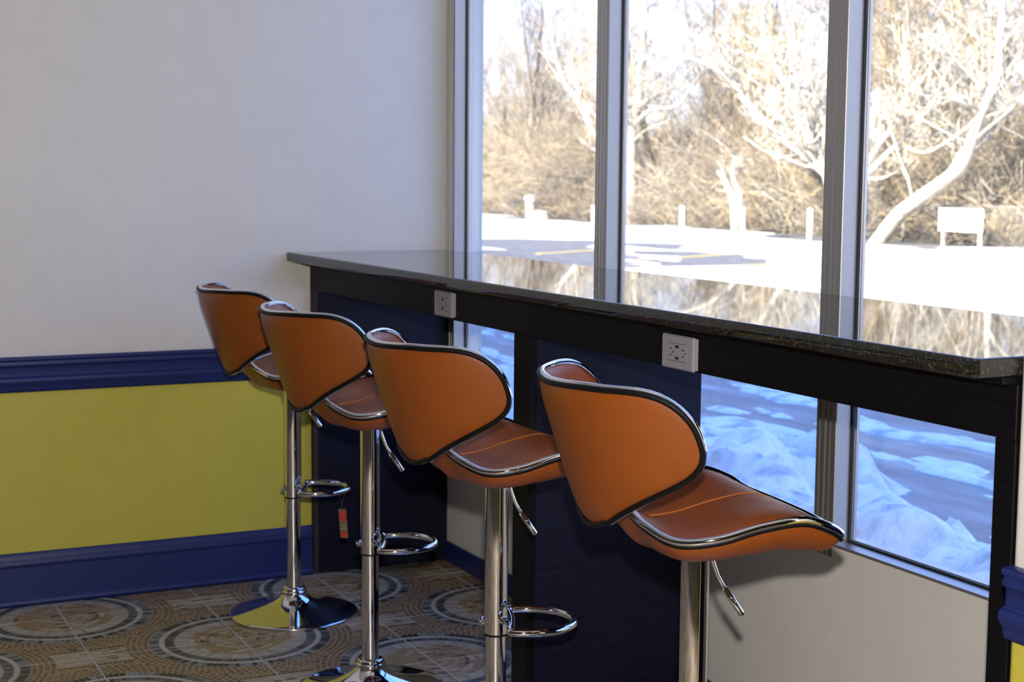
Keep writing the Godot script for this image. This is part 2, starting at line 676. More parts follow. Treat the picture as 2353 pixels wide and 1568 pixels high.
func build_room() -> void:
	# floor: grout bed and single tiles
	var fl := struct("floor", "stone-look floor tiles printed with pebble mosaic rings")
	put(fl, "grout_bed", box(Vector3(-0.1, -0.12, -0.06), Vector3(ROOM_X + 0.1, -0.0013, ROOM_Z + 0.1)), M.grout)
	var shapes := {}
	var i0 := int(floor((0.0 - TILE_X) / TILE))
	var i1 := int(ceil((ROOM_X - TILE_X) / TILE))
	var j0 := int(floor((0.0 - TILE_Z) / TILE))
	var j1 := int(ceil((ROOM_Z - TILE_Z) / TILE))
	var gap := 0.0024
	for i in range(i0, i1):
		for j in range(j0, j1):
			var x0 := maxf(TILE_X + i * TILE + gap, 0.0)
			var x1 := minf(TILE_X + (i + 1) * TILE - gap, ROOM_X)
			var z0 := maxf(TILE_Z + j * TILE + gap, 0.0)
			var z1 := minf(TILE_Z + (j + 1) * TILE - gap, ROOM_Z)
			if x1 - x0 < 0.02 or z1 - z0 < 0.02:
				continue
			if x0 > PIER_X and z1 < 0.5:
				continue
			if x1 > 6.0 or z1 > 4.4:
				continue
			var key := "%.3f %.3f" % [x1 - x0, z1 - z0]
			if not shapes.has(key):
				shapes[key] = box(Vector3(0, -0.01, 0), Vector3(x1 - x0, 0.0, z1 - z0), 0.0012)
			put(fl, "floor_tile", shapes[key], M.tile, Vector3(x0, 0, z0))

	# the floor goes on behind the photographer
	var st := begin()
	add_box(st, Vector3(0, -0.01, 4.26), Vector3(ROOM_X, 0, ROOM_Z))
	add_box(st, Vector3(6.06, -0.01, FRONT_Z), Vector3(ROOM_X, 0, 4.26))
	var rest := put(fl, "far_tiles", done(st), M.tile)
	rest.set_meta("kind", "stuff")

	var left := struct("wall_left", "cream painted wall, mustard yellow below the blue chair rail")
	put(left, "upper_wall", box(Vector3(-0.15, 0.71, -0.105), Vector3(0, ROOM_Y, ROOM_Z)), M.cream)
	put(left, "lower_wall", box(Vector3(-0.15, -0.12, -0.105), Vector3(0, 0.71, ROOM_Z)), M.yellow)
	var rail := [Vector2(0, 0.6587), Vector2(0.011, 0.6590), Vector2(0.013, 0.668), Vector2(0.015, 0.676), Vector2(0.021, 0.684), Vector2(0.0245, 0.692), Vector2(0.0235, 0.700), Vector2(0.018, 0.7055), Vector2(0.0115, 0.7075), Vector2(0.0115, 0.7080), Vector2(0.0115, 0.7345), Vector2(0.0120, 0.7350), Vector2(0.0175, 0.7375), Vector2(0.0195, 0.7425), Vector2(0.0165, 0.7500), Vector2(0.0165, 0.7530), Vector2(0.0205, 0.7560), Vector2(0.0215, 0.7610), Vector2(0.0190, 0.7650), Vector2(0.010, 0.7665), Vector2(0, 0.7665)]
	var t1 := struct("trim_1", "navy blue moulded chair rail along the cream wall")
	put(t1, "chair_rail", sweep(rail, Vector3(0, 0, ROOM_Z), Vector3(0, 0, FRONT_Z), Vector3.RIGHT), M.blue)
	var base := [Vector2(0, 0), Vector2(0.020, 0), Vector2(0.020, 0.010), Vector2(0.017, 0.017), Vector2(0.0125, 0.020), Vector2(0.0125, 0.0205), Vector2(0.0125, 0.1200), Vector2(0.0125, 0.1205), Vector2(0.0165, 0.1225), Vector2(0.0175, 0.1290), Vector2(0.0150, 0.1360), Vector2(0.0150, 0.1400), Vector2(0.0120, 0.1500), Vector2(0.0105, 0.1630), Vector2(0, 0.1640)]
	var b1 := struct("baseboard_left", "tall navy blue baseboard below the yellow wall")
	put(b1, "baseboard", sweep(base, Vector3(0, 0, ROOM_Z), Vector3(0, 0, FRONT_Z), Vector3.RIGHT), M.blue)

	# wall below and above the window
	var fw := struct("wall_front", "low cream wall below the shop window")
	put(fw, "low_wall", box(Vector3(0, -0.2, -0.105), Vector3(PIER_X, SILL - 0.006, 0)), M.cream)
	put(fw, "lintel_wall", box(Vector3(0, 2.62, -0.105), Vector3(PIER_X, ROOM_Y, 0)), M.cream)
	var b2 := struct("baseboard_front", "low navy blue baseboard under the window")
	put(b2, "baseboard", box(Vector3(0.022, 0, 0), Vector3(1.507, 0.0696, 0.012), 0.002), M.blue)
	put(b2, "baseboard", box(Vector3(1.5905, 0, 0), Vector3(3.12, 0.0696, 0.012), 0.002), M.blue)

	# the pier to the right of the counter, corner rounded
	var pier := struct("wall_right", "cream pier beside the counter, yellow below its chair rail")
	put(pier, "upper_wall", bullnose(0.71, ROOM_Y), M.cream)
	put(pier, "lower_wall", bullnose(-0.05, 0.71), M.yellow)
	var t2 := struct("trim_2", "navy blue moulded chair rail on the pier beside the counter")
	put(t2, "chair_rail", sweep(rail, Vector3(PIER_X + 0.004, 0, FRONT_Z), Vector3(ROOM_X, 0, FRONT_Z), Vector3.BACK), M.blue)
	var b3 := struct("baseboard_right", "navy blue baseboard at the foot of the pier")
	put(b3, "baseboard", sweep(base, Vector3(PIER_X + 0.004, 0, FRONT_Z), Vector3(ROOM_X, 0, FRONT_Z), Vector3.BACK), M.blue)

	var back := struct("wall_back", "cream and yellow wall behind the photographer")
	put(back, "upper_wall", box(Vector3(-0.15, 0.71, ROOM_Z), Vector3(ROOM_X + 0.15, ROOM_Y, ROOM_Z + 0.15)), M.cream)
	put(back, "lower_wall", box(Vector3(-0.15, -0.05, ROOM_Z), Vector3(ROOM_X + 0.15, 0.71, ROOM_Z + 0.15)), M.yellow)
	var far := struct("wall_side", "cream and yellow wall at the far side of the room")
	put(far, "upper_wall", box(Vector3(ROOM_X, 0.71, -0.1), Vector3(ROOM_X + 0.15, ROOM_Y, ROOM_Z)), M.cream)
	put(far, "lower_wall", box(Vector3(ROOM_X, -0.05, -0.1), Vector3(ROOM_X + 0.15, 0.71, ROOM_Z)), M.yellow)
	var ce := struct("ceiling", "pale flat ceiling")
	put(ce, "ceiling_slab", box(Vector3(-0.15, ROOM_Y, -0.105), Vector3(ROOM_X + 0.15, ROOM_Y + 0.1, ROOM_Z + 0.15)), M.ceiling)
	# the rest of the building, whose shade lies on the ground outside
	var roof := struct("roof", "flat roof and parapet of the building")
	put(roof, "parapet", box(Vector3(-14, ROOM_Y + 0.1, -0.115), Vector3(16, 4.3, 0.25)), M.facade)
	put(roof, "roof_slab", box(Vector3(-14, ROOM_Y + 0.1, 0.25), Vector3(16, 3.3, 12)), M.roofing)
	var fa := struct("facade", "outer wall of the building to either side of the shop")
	put(fa, "facade_wall", box(Vector3(-14, GROUND, -0.105), Vector3(-0.15, ROOM_Y + 0.1, 0.1)), M.facade)
	put(fa, "facade_wall", box(Vector3(ROOM_X + 0.15, GROUND, -0.105), Vector3(16, ROOM_Y + 0.1, 0.1)), M.facade)


func bullnose(y0: float, y1: float) -> ArrayMesh:
	var st := begin()
	var pts := [Vector2(PIER_X, -0.105), Vector2(PIER_X, FRONT_Z - 0.014)]
	for k in range(1, 9):
		var a := PI / 2 * k / 8.0
		pts.append(Vector2(PIER_X + 0.014 - 0.014 * cos(a), FRONT_Z - 0.014 + 0.014 * sin(a)))
	pts.append(Vector2(ROOM_X, FRONT_Z))
	st.set_smooth_group(0)
	for i in pts.size() - 1:
		var p: Vector2 = pts[i]
		var q: Vector2 = pts[i + 1]
		st.set_smooth_group(0 if i > 0 and i < pts.size() - 2 else -1)
		quad(st, Vector3(p.x, y0, p.y), Vector3(p.x, y1, p.y), Vector3(q.x, y1, q.y), Vector3(q.x, y0, q.y))
	st.set_smooth_group(-1)
	for y in [y0, y1]:
		for i in range(1, pts.size() - 1):
			tri(st, Vector3(pts[0].x, y, pts[0].y), Vector3(pts[i].x, y, pts[i].y), Vector3(pts[i + 1].x, y, pts[i + 1].y))
	quad(st, Vector3(PIER_X, y0, -0.105), Vector3(ROOM_X, y0, -0.105), Vector3(ROOM_X, y1, -0.105), Vector3(PIER_X, y1, -0.105))
	return done(st)


# upright of the window frame: front face with grooves, plain sides
func mullion_mesh(w: float) -> ArrayMesh:
	var d := 0.0625
	var g := 0.0035
	var pts := [Vector2(0, -d), Vector2(0, -0.0015), Vector2(0.0015, 0)]
	for c in [[0.20, 0.030], [0.475, 0.045], [0.72, 0.030]]:
		var a: float = (c[0] - c[1]) * w
		var b: float = (c[0] + c[1]) * w
		pts.append_array([Vector2(a, 0), Vector2(a + 0.001, -g), Vector2(b - 0.001, -g), Vector2(b, 0)])
	pts.append_array([Vector2(w - 0.0015, 0), Vector2(w, -0.0015), Vector2(w, -d)])
	var st := begin()
	st.set_smooth_group(-1)
	var y0 := SILL - 0.03
	var y1 := 2.62
	for i in pts.size():
		var p: Vector2 = pts[i]
		var q: Vector2 = pts[(i + 1) % pts.size()]
		quad(st, Vector3(p.x, y0, p.y), Vector3(p.x, y1, p.y), Vector3(q.x, y1, q.y), Vector3(q.x, y0, q.y))
	return done(st)


func build_window() -> void:
	var w := struct("window_1", "tall shop window of three panes in a grey aluminium frame")
	var ups := [[0.0, 0.065], [1.0276, 1.0943], [2.0516, 2.1215], [3.0776, 3.1465]]
	for u in ups:
		var m := put(w, "mullion", mullion_mesh(u[1] - u[0]), M.alu, Vector3(u[0], 0, 0))
		m.set_meta("label", "grooved grey aluminium upright")
	put(w, "bottom_rail", box(Vector3(0, SILL - 0.03, -0.062), Vector3(PIER_X, SILL, -0.0003), 0.001), M.alu)
	put(w, "top_rail", box(Vector3(0, 2.57, -0.062), Vector3(PIER_X, 2.62, 0), 0.001), M.alu)
	for k in 3:
		var x0: float = ups[k][1]
		var x1: float = ups[k + 1][0]
		var y0 := SILL
		var y1 := 2.57
		put(w, "pane", box(Vector3(x0 - 0.004, y0 - 0.004, -0.0525), Vector3(x1 + 0.004, y1 + 0.004, -0.0465)), M.glass)
		# black gasket and bright spacer round each pane
		var st := begin()
		var sp := begin()
		for s in [[x0, x0 + 0.005], [x1 - 0.005, x1]]:
			add_box(st, Vector3(s[0], y0, -0.0465), Vector3(s[1], y1, -0.0405))
			add_box(sp, Vector3(s[0], y0, -0.0600), Vector3(s[1], y1, -0.0530))
		for s in [[y0, y0 + 0.005], [y1 - 0.005, y1]]:
			add_box(st, Vector3(x0 + 0.005, s[0], -0.0465), Vector3(x1 - 0.005, s[1], -0.0405))
			add_box(sp, Vector3(x0 + 0.005, s[0], -0.0600), Vector3(x1 - 0.005, s[1], -0.0530))
		put(w, "gasket", done(st), M.rubber)
		put(w, "spacer_bar", done(sp), M.spacer)
	put(w, "outer_jamb", box(Vector3(0.0, SILL - 0.1, -0.105), Vector3(0.0652, 2.62, -0.0626)), M.facade)


# ------------------------------------------------------------------ counter

func build_counter() -> void:
	var top := thing("countertop", "long polished dark granite countertop along the window", "countertop")
	put(top, "slab", slab_mesh(), M.granite)

	var t := thing("counter_base", "black and navy wooden frame carrying the window counter", "counter base")
	put(t, "apron", box(Vector3(0.0005, 0.947, FRONT_Z - 0.02), Vector3(PIER_X - 0.001, 1.030, FRONT_Z), 0.0015), M.black_wood)
	put(t, "sub_top", box(Vector3(0.001, 1.030, 0.01), Vector3(PIER_X - 0.001, 1.0405, FRONT_Z + 0.028), 0.001), M.black_wood)
	var sl := put(t, "support_panel", box(Vector3(0.0005, 0.004, 0.002), Vector3(0.022, 1.030, FRONT_Z - 0.0005), 0.001), M.navy)
	put(sl, "edge_strip", box(Vector3(0.022, 0.004, FRONT_Z - 0.017), Vector3(0.0232, 0.946, FRONT_Z - 0.001)), M.brown_edge)
	put(t, "stile", box(Vector3(1.507, 0.002, FRONT_Z - 0.022), Vector3(1.590, 0.947, FRONT_Z - 0.001), 0.0015), M.black_wood)
	put(t, "support_panel", box(Vector3(1.570, 0.003, 0.002), Vector3(1.5895, 1.030, FRONT_Z - 0.022), 0.001), M.navy)
	put(t, "support_panel", box(Vector3(1.5075, 0.003, 0.002), Vector3(1.527, 1.030, FRONT_Z - 0.022), 0.001), M.navy)
	put(t, "stile", box(Vector3(3.103, 0.002, FRONT_Z - 0.022), Vector3(PIER_X - 0.001, 0.947, FRONT_Z - 0.001), 0.0015), M.black_wood)
	put(t, "support_panel", box(Vector3(3.124, 0.003, 0.002), Vector3(PIER_X - 0.0015, 1.030, FRONT_Z - 0.022), 0.001), M.navy)


# slab with eased front and right-hand edges
func slab_mesh() -> ArrayMesh:
	var y0 := 1.0405
	var y1 := SLAB_Y
	var e := 0.006
	var prof := []
	for k in 7:
		var a := -PI / 2 + PI / 2 * k / 6.0
		prof.append(Vector2(-e + e * cos(a), y0 + e + e * sin(a)))
	for k in 7:
		var a := PI / 2 * k / 6.0
		prof.append(Vector2(-e + e * cos(a), y1 - e + e * sin(a)))
	var out := [Vector2(0.001, 0.5627)]
	var cr := 0.010
	for k in 7:
		var a := PI / 2 * (1.0 - k / 6.0)
		out.append(Vector2(3.1457 - cr + cr * cos(a), 0.5627 - cr + cr * sin(a)))
	out.append(Vector2(3.1457, 0.001))
	var dirs := []
	for i in out.size():
		if i == 0:
			dirs.append(Vector2(0, 1))
		elif i == out.size() - 1:
			dirs.append(Vector2(1, 0))
		else:
			dirs.append(Vector2(cos(PI / 2 * (1.0 - (i - 1) / 6.0)), sin(PI / 2 * (1.0 - (i - 1) / 6.0))))
	var st := begin()
	st.set_smooth_group(0)
	for i in out.size() - 1:
		for k in prof.size() - 1:
			var a := Vector3(out[i].x + dirs[i].x * prof[k].x, prof[k].y, out[i].y + dirs[i].y * prof[k].x)
			var b := Vector3(out[i + 1].x + dirs[i + 1].x * prof[k].x, prof[k].y, out[i + 1].y + dirs[i + 1].y * prof[k].x)
			var c := Vector3(out[i + 1].x + dirs[i + 1].x * prof[k + 1].x, prof[k + 1].y, out[i + 1].y + dirs[i + 1].y * prof[k + 1].x)
			var d := Vector3(out[i].x + dirs[i].x * prof[k + 1].x, prof[k + 1].y, out[i].y + dirs[i].y * prof[k + 1].x)
			quad(st, a, d, c, b)
	st.set_smooth_group(-1)
	for y in [y0, y1]:
		var rim := [Vector3(0.001, y, 0.001)]
		for i in out.size():
			rim.append(Vector3(out[i].x - dirs[i].x * e, y, out[i].y - dirs[i].y * e))
		for i in range(1, rim.size() - 1):
			if y == y1:
				tri(st, rim[0], rim[i + 1], rim[i])
			else:
				tri(st, rim[0], rim[i], rim[i + 1])
	quad(st, Vector3(0.001, y0, 0.001), Vector3(3.1397, y0, 0.001), Vector3(3.1397, y1, 0.001), Vector3(0.001, y1, 0.001))
	quad(st, Vector3(0.001, y0, 0.001), Vector3(0.001, y1, 0.001), Vector3(0.001, y1, 0.5567), Vector3(0.001, y0, 0.5567))
	return done(st)


func build_outlets() -> void:
	var spots := [[2.2565, 0.9815, "white power outlet on the black apron above the nearest bar stool"], [1.114, 0.987, "white power outlet on the apron nearer to the cream wall"]]
	for s in spots:
		var t := thing("power_outlet", s[2], "outlet", Vector3(s[0], s[1], FRONT_Z), 0.0, "outlets on the counter apron")
		put(t, "back_box", box(Vector3(-0.056, -0.031, 0), Vector3(0.056, 0.031, 0.006), 0.001), M.plastic)
		put(t, "cover_plate", box(Vector3(-0.0575, -0.0335, 0.005), Vector3(0.0575, 0.0335, 0.0135), 0.003), M.plastic)
		var ins := put(t, "receptacle", box(Vector3(-0.0335, -0.0168, 0.0132), Vector3(0.0335, 0.0168, 0.0140), 0.0005), M.plastic)
		put(ins, "seam", box(Vector3(-0.0335, -0.0177, 0.0130), Vector3(0.0335, -0.0170, 0.0137)), M.slot)
		put(ins, "seam", box(Vector3(-0.0335, 0.0170, 0.0130), Vector3(0.0335, 0.0177, 0.0137)), M.slot)
		for sx in [-1.0, 1.0]:
			for sy in [-1.0, 1.0]:
				put(ins, "slot", box(Vector3(sx * 0.0225 - 0.004, sy * 0.0063 - 0.0011, 0.0137), Vector3(sx * 0.0225 + 0.003, sy * 0.0063 + 0.0011, 0.0142)), M.slot)
			put(ins, "ground_hole", hole(Vector3(sx * 0.0225 + 0.0085, 0, 0.0137), 0.0023, 0.0005), M.slot)
		for sy in [-1.0, 1.0]:
			put(ins, "usb_port", box(Vector3(-0.0065, sy * 0.0112 - 0.0027, 0.0137), Vector3(0.0065, sy * 0.0112 + 0.0027, 0.0142)), M.slot)


func hole(at: Vector3, r: float, h: float) -> ArrayMesh:
	var st := begin()
	st.set_smooth_group(-1)
	for k in 10:
		var a0 := TAU * k / 10.0
		var a1 := TAU * (k + 1) / 10.0
		var p := at + Vector3(cos(a0) * r, sin(a0) * r, 0)
		var q := at + Vector3(cos(a1) * r, sin(a1) * r, 0)
		var up := Vector3(0, 0, h)
		quad(st, p, q, q + up, p + up)
		tri(st, at + up, q + up, p + up)
	return done(st)


# ------------------------------------------------------------------ stools (local: x right, -z forward, y from the floor)

const BACK := {"W": 0.2415, "H": 0.2571, "wb": 0.035, "w1": 0.0986, "h1": 0.0361, "w2": 0.219, "h2": 0.1311, "hw": 0.2054, "w3": 0.2180, "h3": 0.2611, "w4": 0.1368, "h4": 0.2639, "f0": -0.187, "tilt": 0.2457, "bend": -0.2366, "cv": 1.9713, "cvh": -1.0384, "c4": 14.13, "y0": 0.7292, "yw": -0.1314}
const SEAT := [Vector3(0.0599, 0.7834, -0.1530), Vector3(0.1149, 0.7600, -0.1350), Vector3(0.1752, 0.7440, -0.1030), Vector3(0.2056, 0.7515, -0.0442), Vector3(0.2170, 0.7710, 0.0252), Vector3(0.2230, 0.7795, 0.0950), Vector3(0.2170, 0.7620, 0.1480), Vector3(0.1930, 0.7440, 0.1740), Vector3(0.1040, 0.7370, 0.1960)]


func back_point(a: float, h: float) -> Vector3:
	var q := BACK
	var f: float = q.f0 - q.tilt * h + q.bend * h * h + (q.cv + q.cvh * h) * a * a + q.c4 * a * a * a * a
	return Vector3(a, q.y0 + h + q.yw * a * a, -f)


func back_normal(a: float, h: float) -> Vector3:
	var e := 0.002
	var pa := back_point(a + e, h) - back_point(a - e, h)
	var ph := back_point(a, h + e) - back_point(a, h - e)
	return ph.cross(pa).normalized()  # towards the sitter


func build_stools() -> void:
	var s := thing("bar_stool", "", "stool", Vector3.ZERO, 0.0, "tan leather bar stools along the window counter")
	# trumpet base, column, sleeve
	put(s, "base", lathe([Vector2(0.0, 0.0), Vector2(0.188, 0.0), Vector2(0.1915, 0.002), Vector2(0.1925, 0.005), Vector2(0.1915, 0.0085), Vector2(0.187, 0.0105), Vector2(0.170, 0.0135), Vector2(0.150, 0.0175), Vector2(0.125, 0.0225), Vector2(0.100, 0.0285), Vector2(0.078, 0.0355), Vector2(0.060, 0.0435), Vector2(0.047, 0.0530), Vector2(0.0395, 0.0620), Vector2(0.0365, 0.0680)], 72), M.chrome)
	put(s, "collar", lathe([Vector2(0.0345, 0.064), Vector2(0.0385, 0.0665), Vector2(0.0400, 0.0700), Vector2(0.0385, 0.0740), Vector2(0.0345, 0.0765), Vector2(0.0345, 0.0800), Vector2(0.0330, 0.0835), Vector2(0.0290, 0.0850), Vector2(0.0200, 0.0855)], 48), M.chrome)
	put(s, "column", lathe([Vector2(0.0218, 0.080), Vector2(0.0218, 0.370)], 48), M.chrome)
	put(s, "sleeve", lathe([Vector2(0.0200, 0.360), Vector2(0.0246, 0.360), Vector2(0.0246, 0.3601), Vector2(0.0246, 0.706)], 48), M.chrome)
	put(s, "sleeve_ring", lathe([Vector2(0.0216, 0.3565), Vector2(0.0252, 0.3570), Vector2(0.0255, 0.3590), Vector2(0.0252, 0.3612), Vector2(0.0246, 0.3615)], 48), M.gasket)
	put(s, "mounting_plate", box(Vector3(-0.045, 0.697, -0.045), Vector3(0.045, 0.705, 0.045), 0.003), M.gasket)
	# foot ring: D-shaped loop in front of the sleeve, turned a little
	var foot := Node3D.new()
	foot.name = "footrest"
	s.add_child(foot)
	foot.rotation.y = -0.40
	var loop := [Vector3(-0.080, 0, -0.028), Vector3(-0.089, 0, -0.045), Vector3(-0.088, 0, -0.085), Vector3(-0.072, 0, -0.128), Vector3(-0.040, 0, -0.156), Vector3(0, 0, -0.166), Vector3(0.040, 0, -0.156), Vector3(0.072, 0, -0.128), Vector3(0.088, 0, -0.085), Vector3(0.089, 0, -0.045), Vector3(0.080, 0, -0.028), Vector3(0.050, 0, -0.0305), Vector3(0, 0, -0.0330), Vector3(-0.050, 0, -0.0305)]
	put(foot, "foot_ring", tube(spline(loop, 6, true), [0.0082], 14, true), M.chrome, Vector3(0, 0.386, 0))
	var arc := []
	for k in 13:
		var a := deg_to_rad(58.0 + 64.0 * k / 12.0)
		arc.append(Vector3(cos(a) * 0.0305, 0.386, sin(a) * 0.0305))
	put(foot, "clamp", tube(arc, [0.0062], 10), M.chrome)
	# height lever
	var lever := put(s, "lever", tube([Vector3(0.006, 0.690, -0.022), Vector3(0.0075, 0.668, -0.028), Vector3(0.0100, 0.640, -0.0375), Vector3(0.0110, 0.633, -0.0410), Vector3(0.0135, 0.616, -0.0505)], [0.0036], 10), M.chrome)
	put(lever, "lever_grip", tube([Vector3(0.0133, 0.6175, -0.0498), Vector3(0.0134, 0.6168, -0.0502), Vector3(0.0212, 0.5715, -0.0797), Vector3(0.0214, 0.5700, -0.0806), Vector3(0.0215, 0.5692, -0.0810)], [0.0036, 0.0058, 0.0058, 0.0046, 0.0020], 14), M.chrome)
	build_seat(s)
	build_back(s)
	var spots := [
		[Vector3(2.602, 0, 0.671), -0.196, "nearest tan leather bar stool, its whole seat in view"],
		[Vector3(1.932, 0, 0.729), -0.01, "tan leather bar stool second nearest to the photographer, beside the middle support panel"],
		[Vector3(1.176, 0, 0.724), 0.0, "tan leather bar stool third from the front, overlapping the farthest stool"],
		[Vector3(0.432, 0, 0.686), -0.02, "farthest tan leather bar stool, close to the yellow wall"],
	]
	for i in spots.size():
		var o: Node3D = s
		if i > 0:
			o = s.duplicate()
			o.name = numbered("bar_stool")
			add_child(o)
		o.position = spots[i][0]
		o.rotation.y = spots[i][1]
		o.set_meta("label", spots[i][2])


func seat_rim() -> Array:
	var c := [Vector3(0, 0.806, -0.190)]
	for p in SEAT:
		c.append(p)
	c.append(Vector3(0, 0.7350, 0.2050))
	for i in range(SEAT.size() - 1, -1, -1):
		c.append(SEAT[i] * Vector3(-1, 1, 1))
	return spline(c, 7, true)


# rim height as a function of the forward coordinate
func seat_height(rim: Array, f: float) -> float:
	var half := rim.size() / 2
	for i in half:
		var a: Vector3 = rim[i]
		var b: Vector3 = rim[i + 1]
		if f >= a.z and f <= b.z:
			return lerpf(a.y, b.y, (f - a.z) / maxf(b.z - a.z, 1e-6))
	return rim[0].y if f < rim[0].z else rim[half].y


func build_seat(s: Node3D) -> void:
	var rim := seat_rim()
	var n := rim.size()
	var cf := 0.030
	var top := []
	var under := []
	var depth := [[-0.20, 0.020], [-0.15, 0.040], [-0.10, 0.050], [-0.04, 0.056], [0.03, 0.069], [0.10, 0.070], [0.15, 0.057], [0.19, 0.040], [0.22, 0.034]]
	var steps := 16
	for k in steps + 1:
		var rho := float(k) / steps
		rho = 1.0 - pow(1.0 - rho, 1.5)
		var a := []
		var b := []
		for i in n:
			var r: Vector3 = rim[i]
			var x := r.x * rho
			var f := cf + (r.z - cf) * rho
			var y := lerpf(seat_height(rim, f), r.y, pow(rho, 6.0))
			var puff := 0.010 * (1.0 - pow(rho, 7.0)) - 0.012 * pow(1.0 - rho * rho, 1.5)
			var th := 0.05
			for d in depth.size() - 1:
				if f >= depth[d][0] and f <= depth[d + 1][0]:
					th = lerpf(depth[d][1], depth[d + 1][1], (f - depth[d][0]) / (depth[d + 1][0] - depth[d][0]))
			a.append(Vector3(x, y + puff, -f))
			b.append(Vector3(x, y - th * pow(1.0 - pow(rho, 5.0), 0.58), -f))
		top.append(a)
		under.append(b)
	var seat := put(s, "seat", grid_mesh(under, true), M.leather)
	put(seat, "seat_cushion", grid_mesh(top, true), M.leather)
	var bead := []
	var gas := []
	for i in n:
		var r: Vector3 = rim[i]
		var p := Vector3(r.x, r.y, -r.z)
		bead.append(p + Vector3(r.x, 0, -(r.z - 0.03)).normalized() * 0.0015 + Vector3(0, 0.0015, 0))
		gas.append(p + Vector3(0, -0.0052, 0))
	put(seat, "chrome_trim", tube(bead, [0.0066], 12, true), M.chrome)
	put(seat, "trim_gasket", tube(gas, [0.0048], 10, true), M.gasket)
	# seams: one along the middle, one across behind
	var st := begin()
	for dx in [-0.0025, 0.0025]:
		var pts := []
		for k in 24:
			var f := -0.085 + 0.225 * k / 23.0
			var rho2: float = absf(f - cf) / 0.19
			pts.append(Vector3(dx, seat_height(rim, f) + 0.010 - 0.012 * pow(1.0 - rho2 * rho2, 1.5) + 0.0004, -f))
		add_tube(st, pts, [0.0005], 5)
	put(seat, "stitching", done(st), M.stitch)


func back_outline() -> Array:
	var q := BACK
	var half := [Vector2(0, 0.0135), Vector2(0.030, 0.0165), Vector2(0.062, 0.0265), Vector2(q.w1, 0.0430), Vector2(q.w2, q.h2), Vector2(q.W, q.hw), Vector2(q.w3, q.h3), Vector2(q.w4, q.h4), Vector2(0, q.H)]
	var c := half.duplicate()
	for i in range(half.size() - 2, 0, -1):
		c.append(half[i] * Vector2(-1, 1))
	return spline(c, 8, true)


func build_back(s: Node3D) -> void:
	var o := back_outline()
	var n := o.size()
	var cen := Vector2(0, 0.155)
	var outer := []
	var inner := []
	var steps := 16
	for k in steps + 1:
		var rho := float(k) / steps
		rho = 1.0 - pow(1.0 - rho, 1.5)
		var a := []
		var b := []
		for i in n:
			var p: Vector2 = cen + (o[i] - cen) * rho
			var m := back_point(p.x, p.y)
			var nn := back_normal(p.x, p.y)
			var e := pow(1.0 - pow(rho, 4.0), 0.7)
			a.append(m - nn * 0.014 * e)
			b.append(m + nn * 0.020 * e)
		outer.append(a)
		inner.append(b)
	var back := put(s, "backrest", grid_mesh(outer, true), M.leather)
	put(back, "back_cushion", grid_mesh(inner, true), M.leather)
	var bead := []
	var gas := []
	for i in n:
		var m := back_point(o[i].x, o[i].y)
		var nn := back_normal(o[i].x, o[i].y)
		bead.append(m + nn * 0.0025)
		gas.append(m - nn * 0.0045)
	put(back, "chrome_trim", tube(bead, [0.0062], 12, true), M.chrome)
	put(back, "trim_gasket", tube(gas, [0.0048], 10, true), M.gasket)


func build_tag() -> void:
	# cardboard tag on a loop of string, hung on the foot ring of the farthest stool
	var at := Vector3(0.5165, 0.378, 0.5615)
	var t := thing("hang_tag", "small red and olive cardboard tag hanging from a stool's foot ring", "tag", at)
	var card := Node3D.new()
	card.name = "card"
	t.add_child(card)
	card.rotation = Vector3(0.0, deg_to_rad(32.0), deg_to_rad(5.0))
	card.position = Vector3(0.0, -0.050, 0.0)
	put(card, "card_board", box(Vector3(-0.014, -0.088, -0.0006), Vector3(0.014, 0.0, 0.0006)), M.tag_olive)
	put(card, "red_panel", box(Vector3(-0.014, -0.038, -0.0009), Vector3(0.014, -0.007, 0.0009)), M.tag_red)
	put(card, "red_panel", box(Vector3(-0.014, -0.084, -0.0009), Vector3(0.014, -0.070, 0.0009)), M.tag_red)
	for k in 2:
		put(card, "pale_line", box(Vector3(-0.014, -0.0500 - 0.010 * k, -0.0008), Vector3(0.014, -0.0480 - 0.010 * k, 0.0008)), M.tag_pale)
	put(t, "string_loop", tube(spline([Vector3(0.002, -0.053, 0), Vector3(0.008, -0.035, 0.004), Vector3(0.009, 0.0, 0.012), Vector3(0.000, 0.0185, 0.0), Vector3(-0.009, 0.0, -0.012), Vector3(-0.008, -0.035, -0.004), Vector3(-0.002, -0.053, 0)], 6), [0.0006], 6), M.string)


# ------------------------------------------------------------------ outside

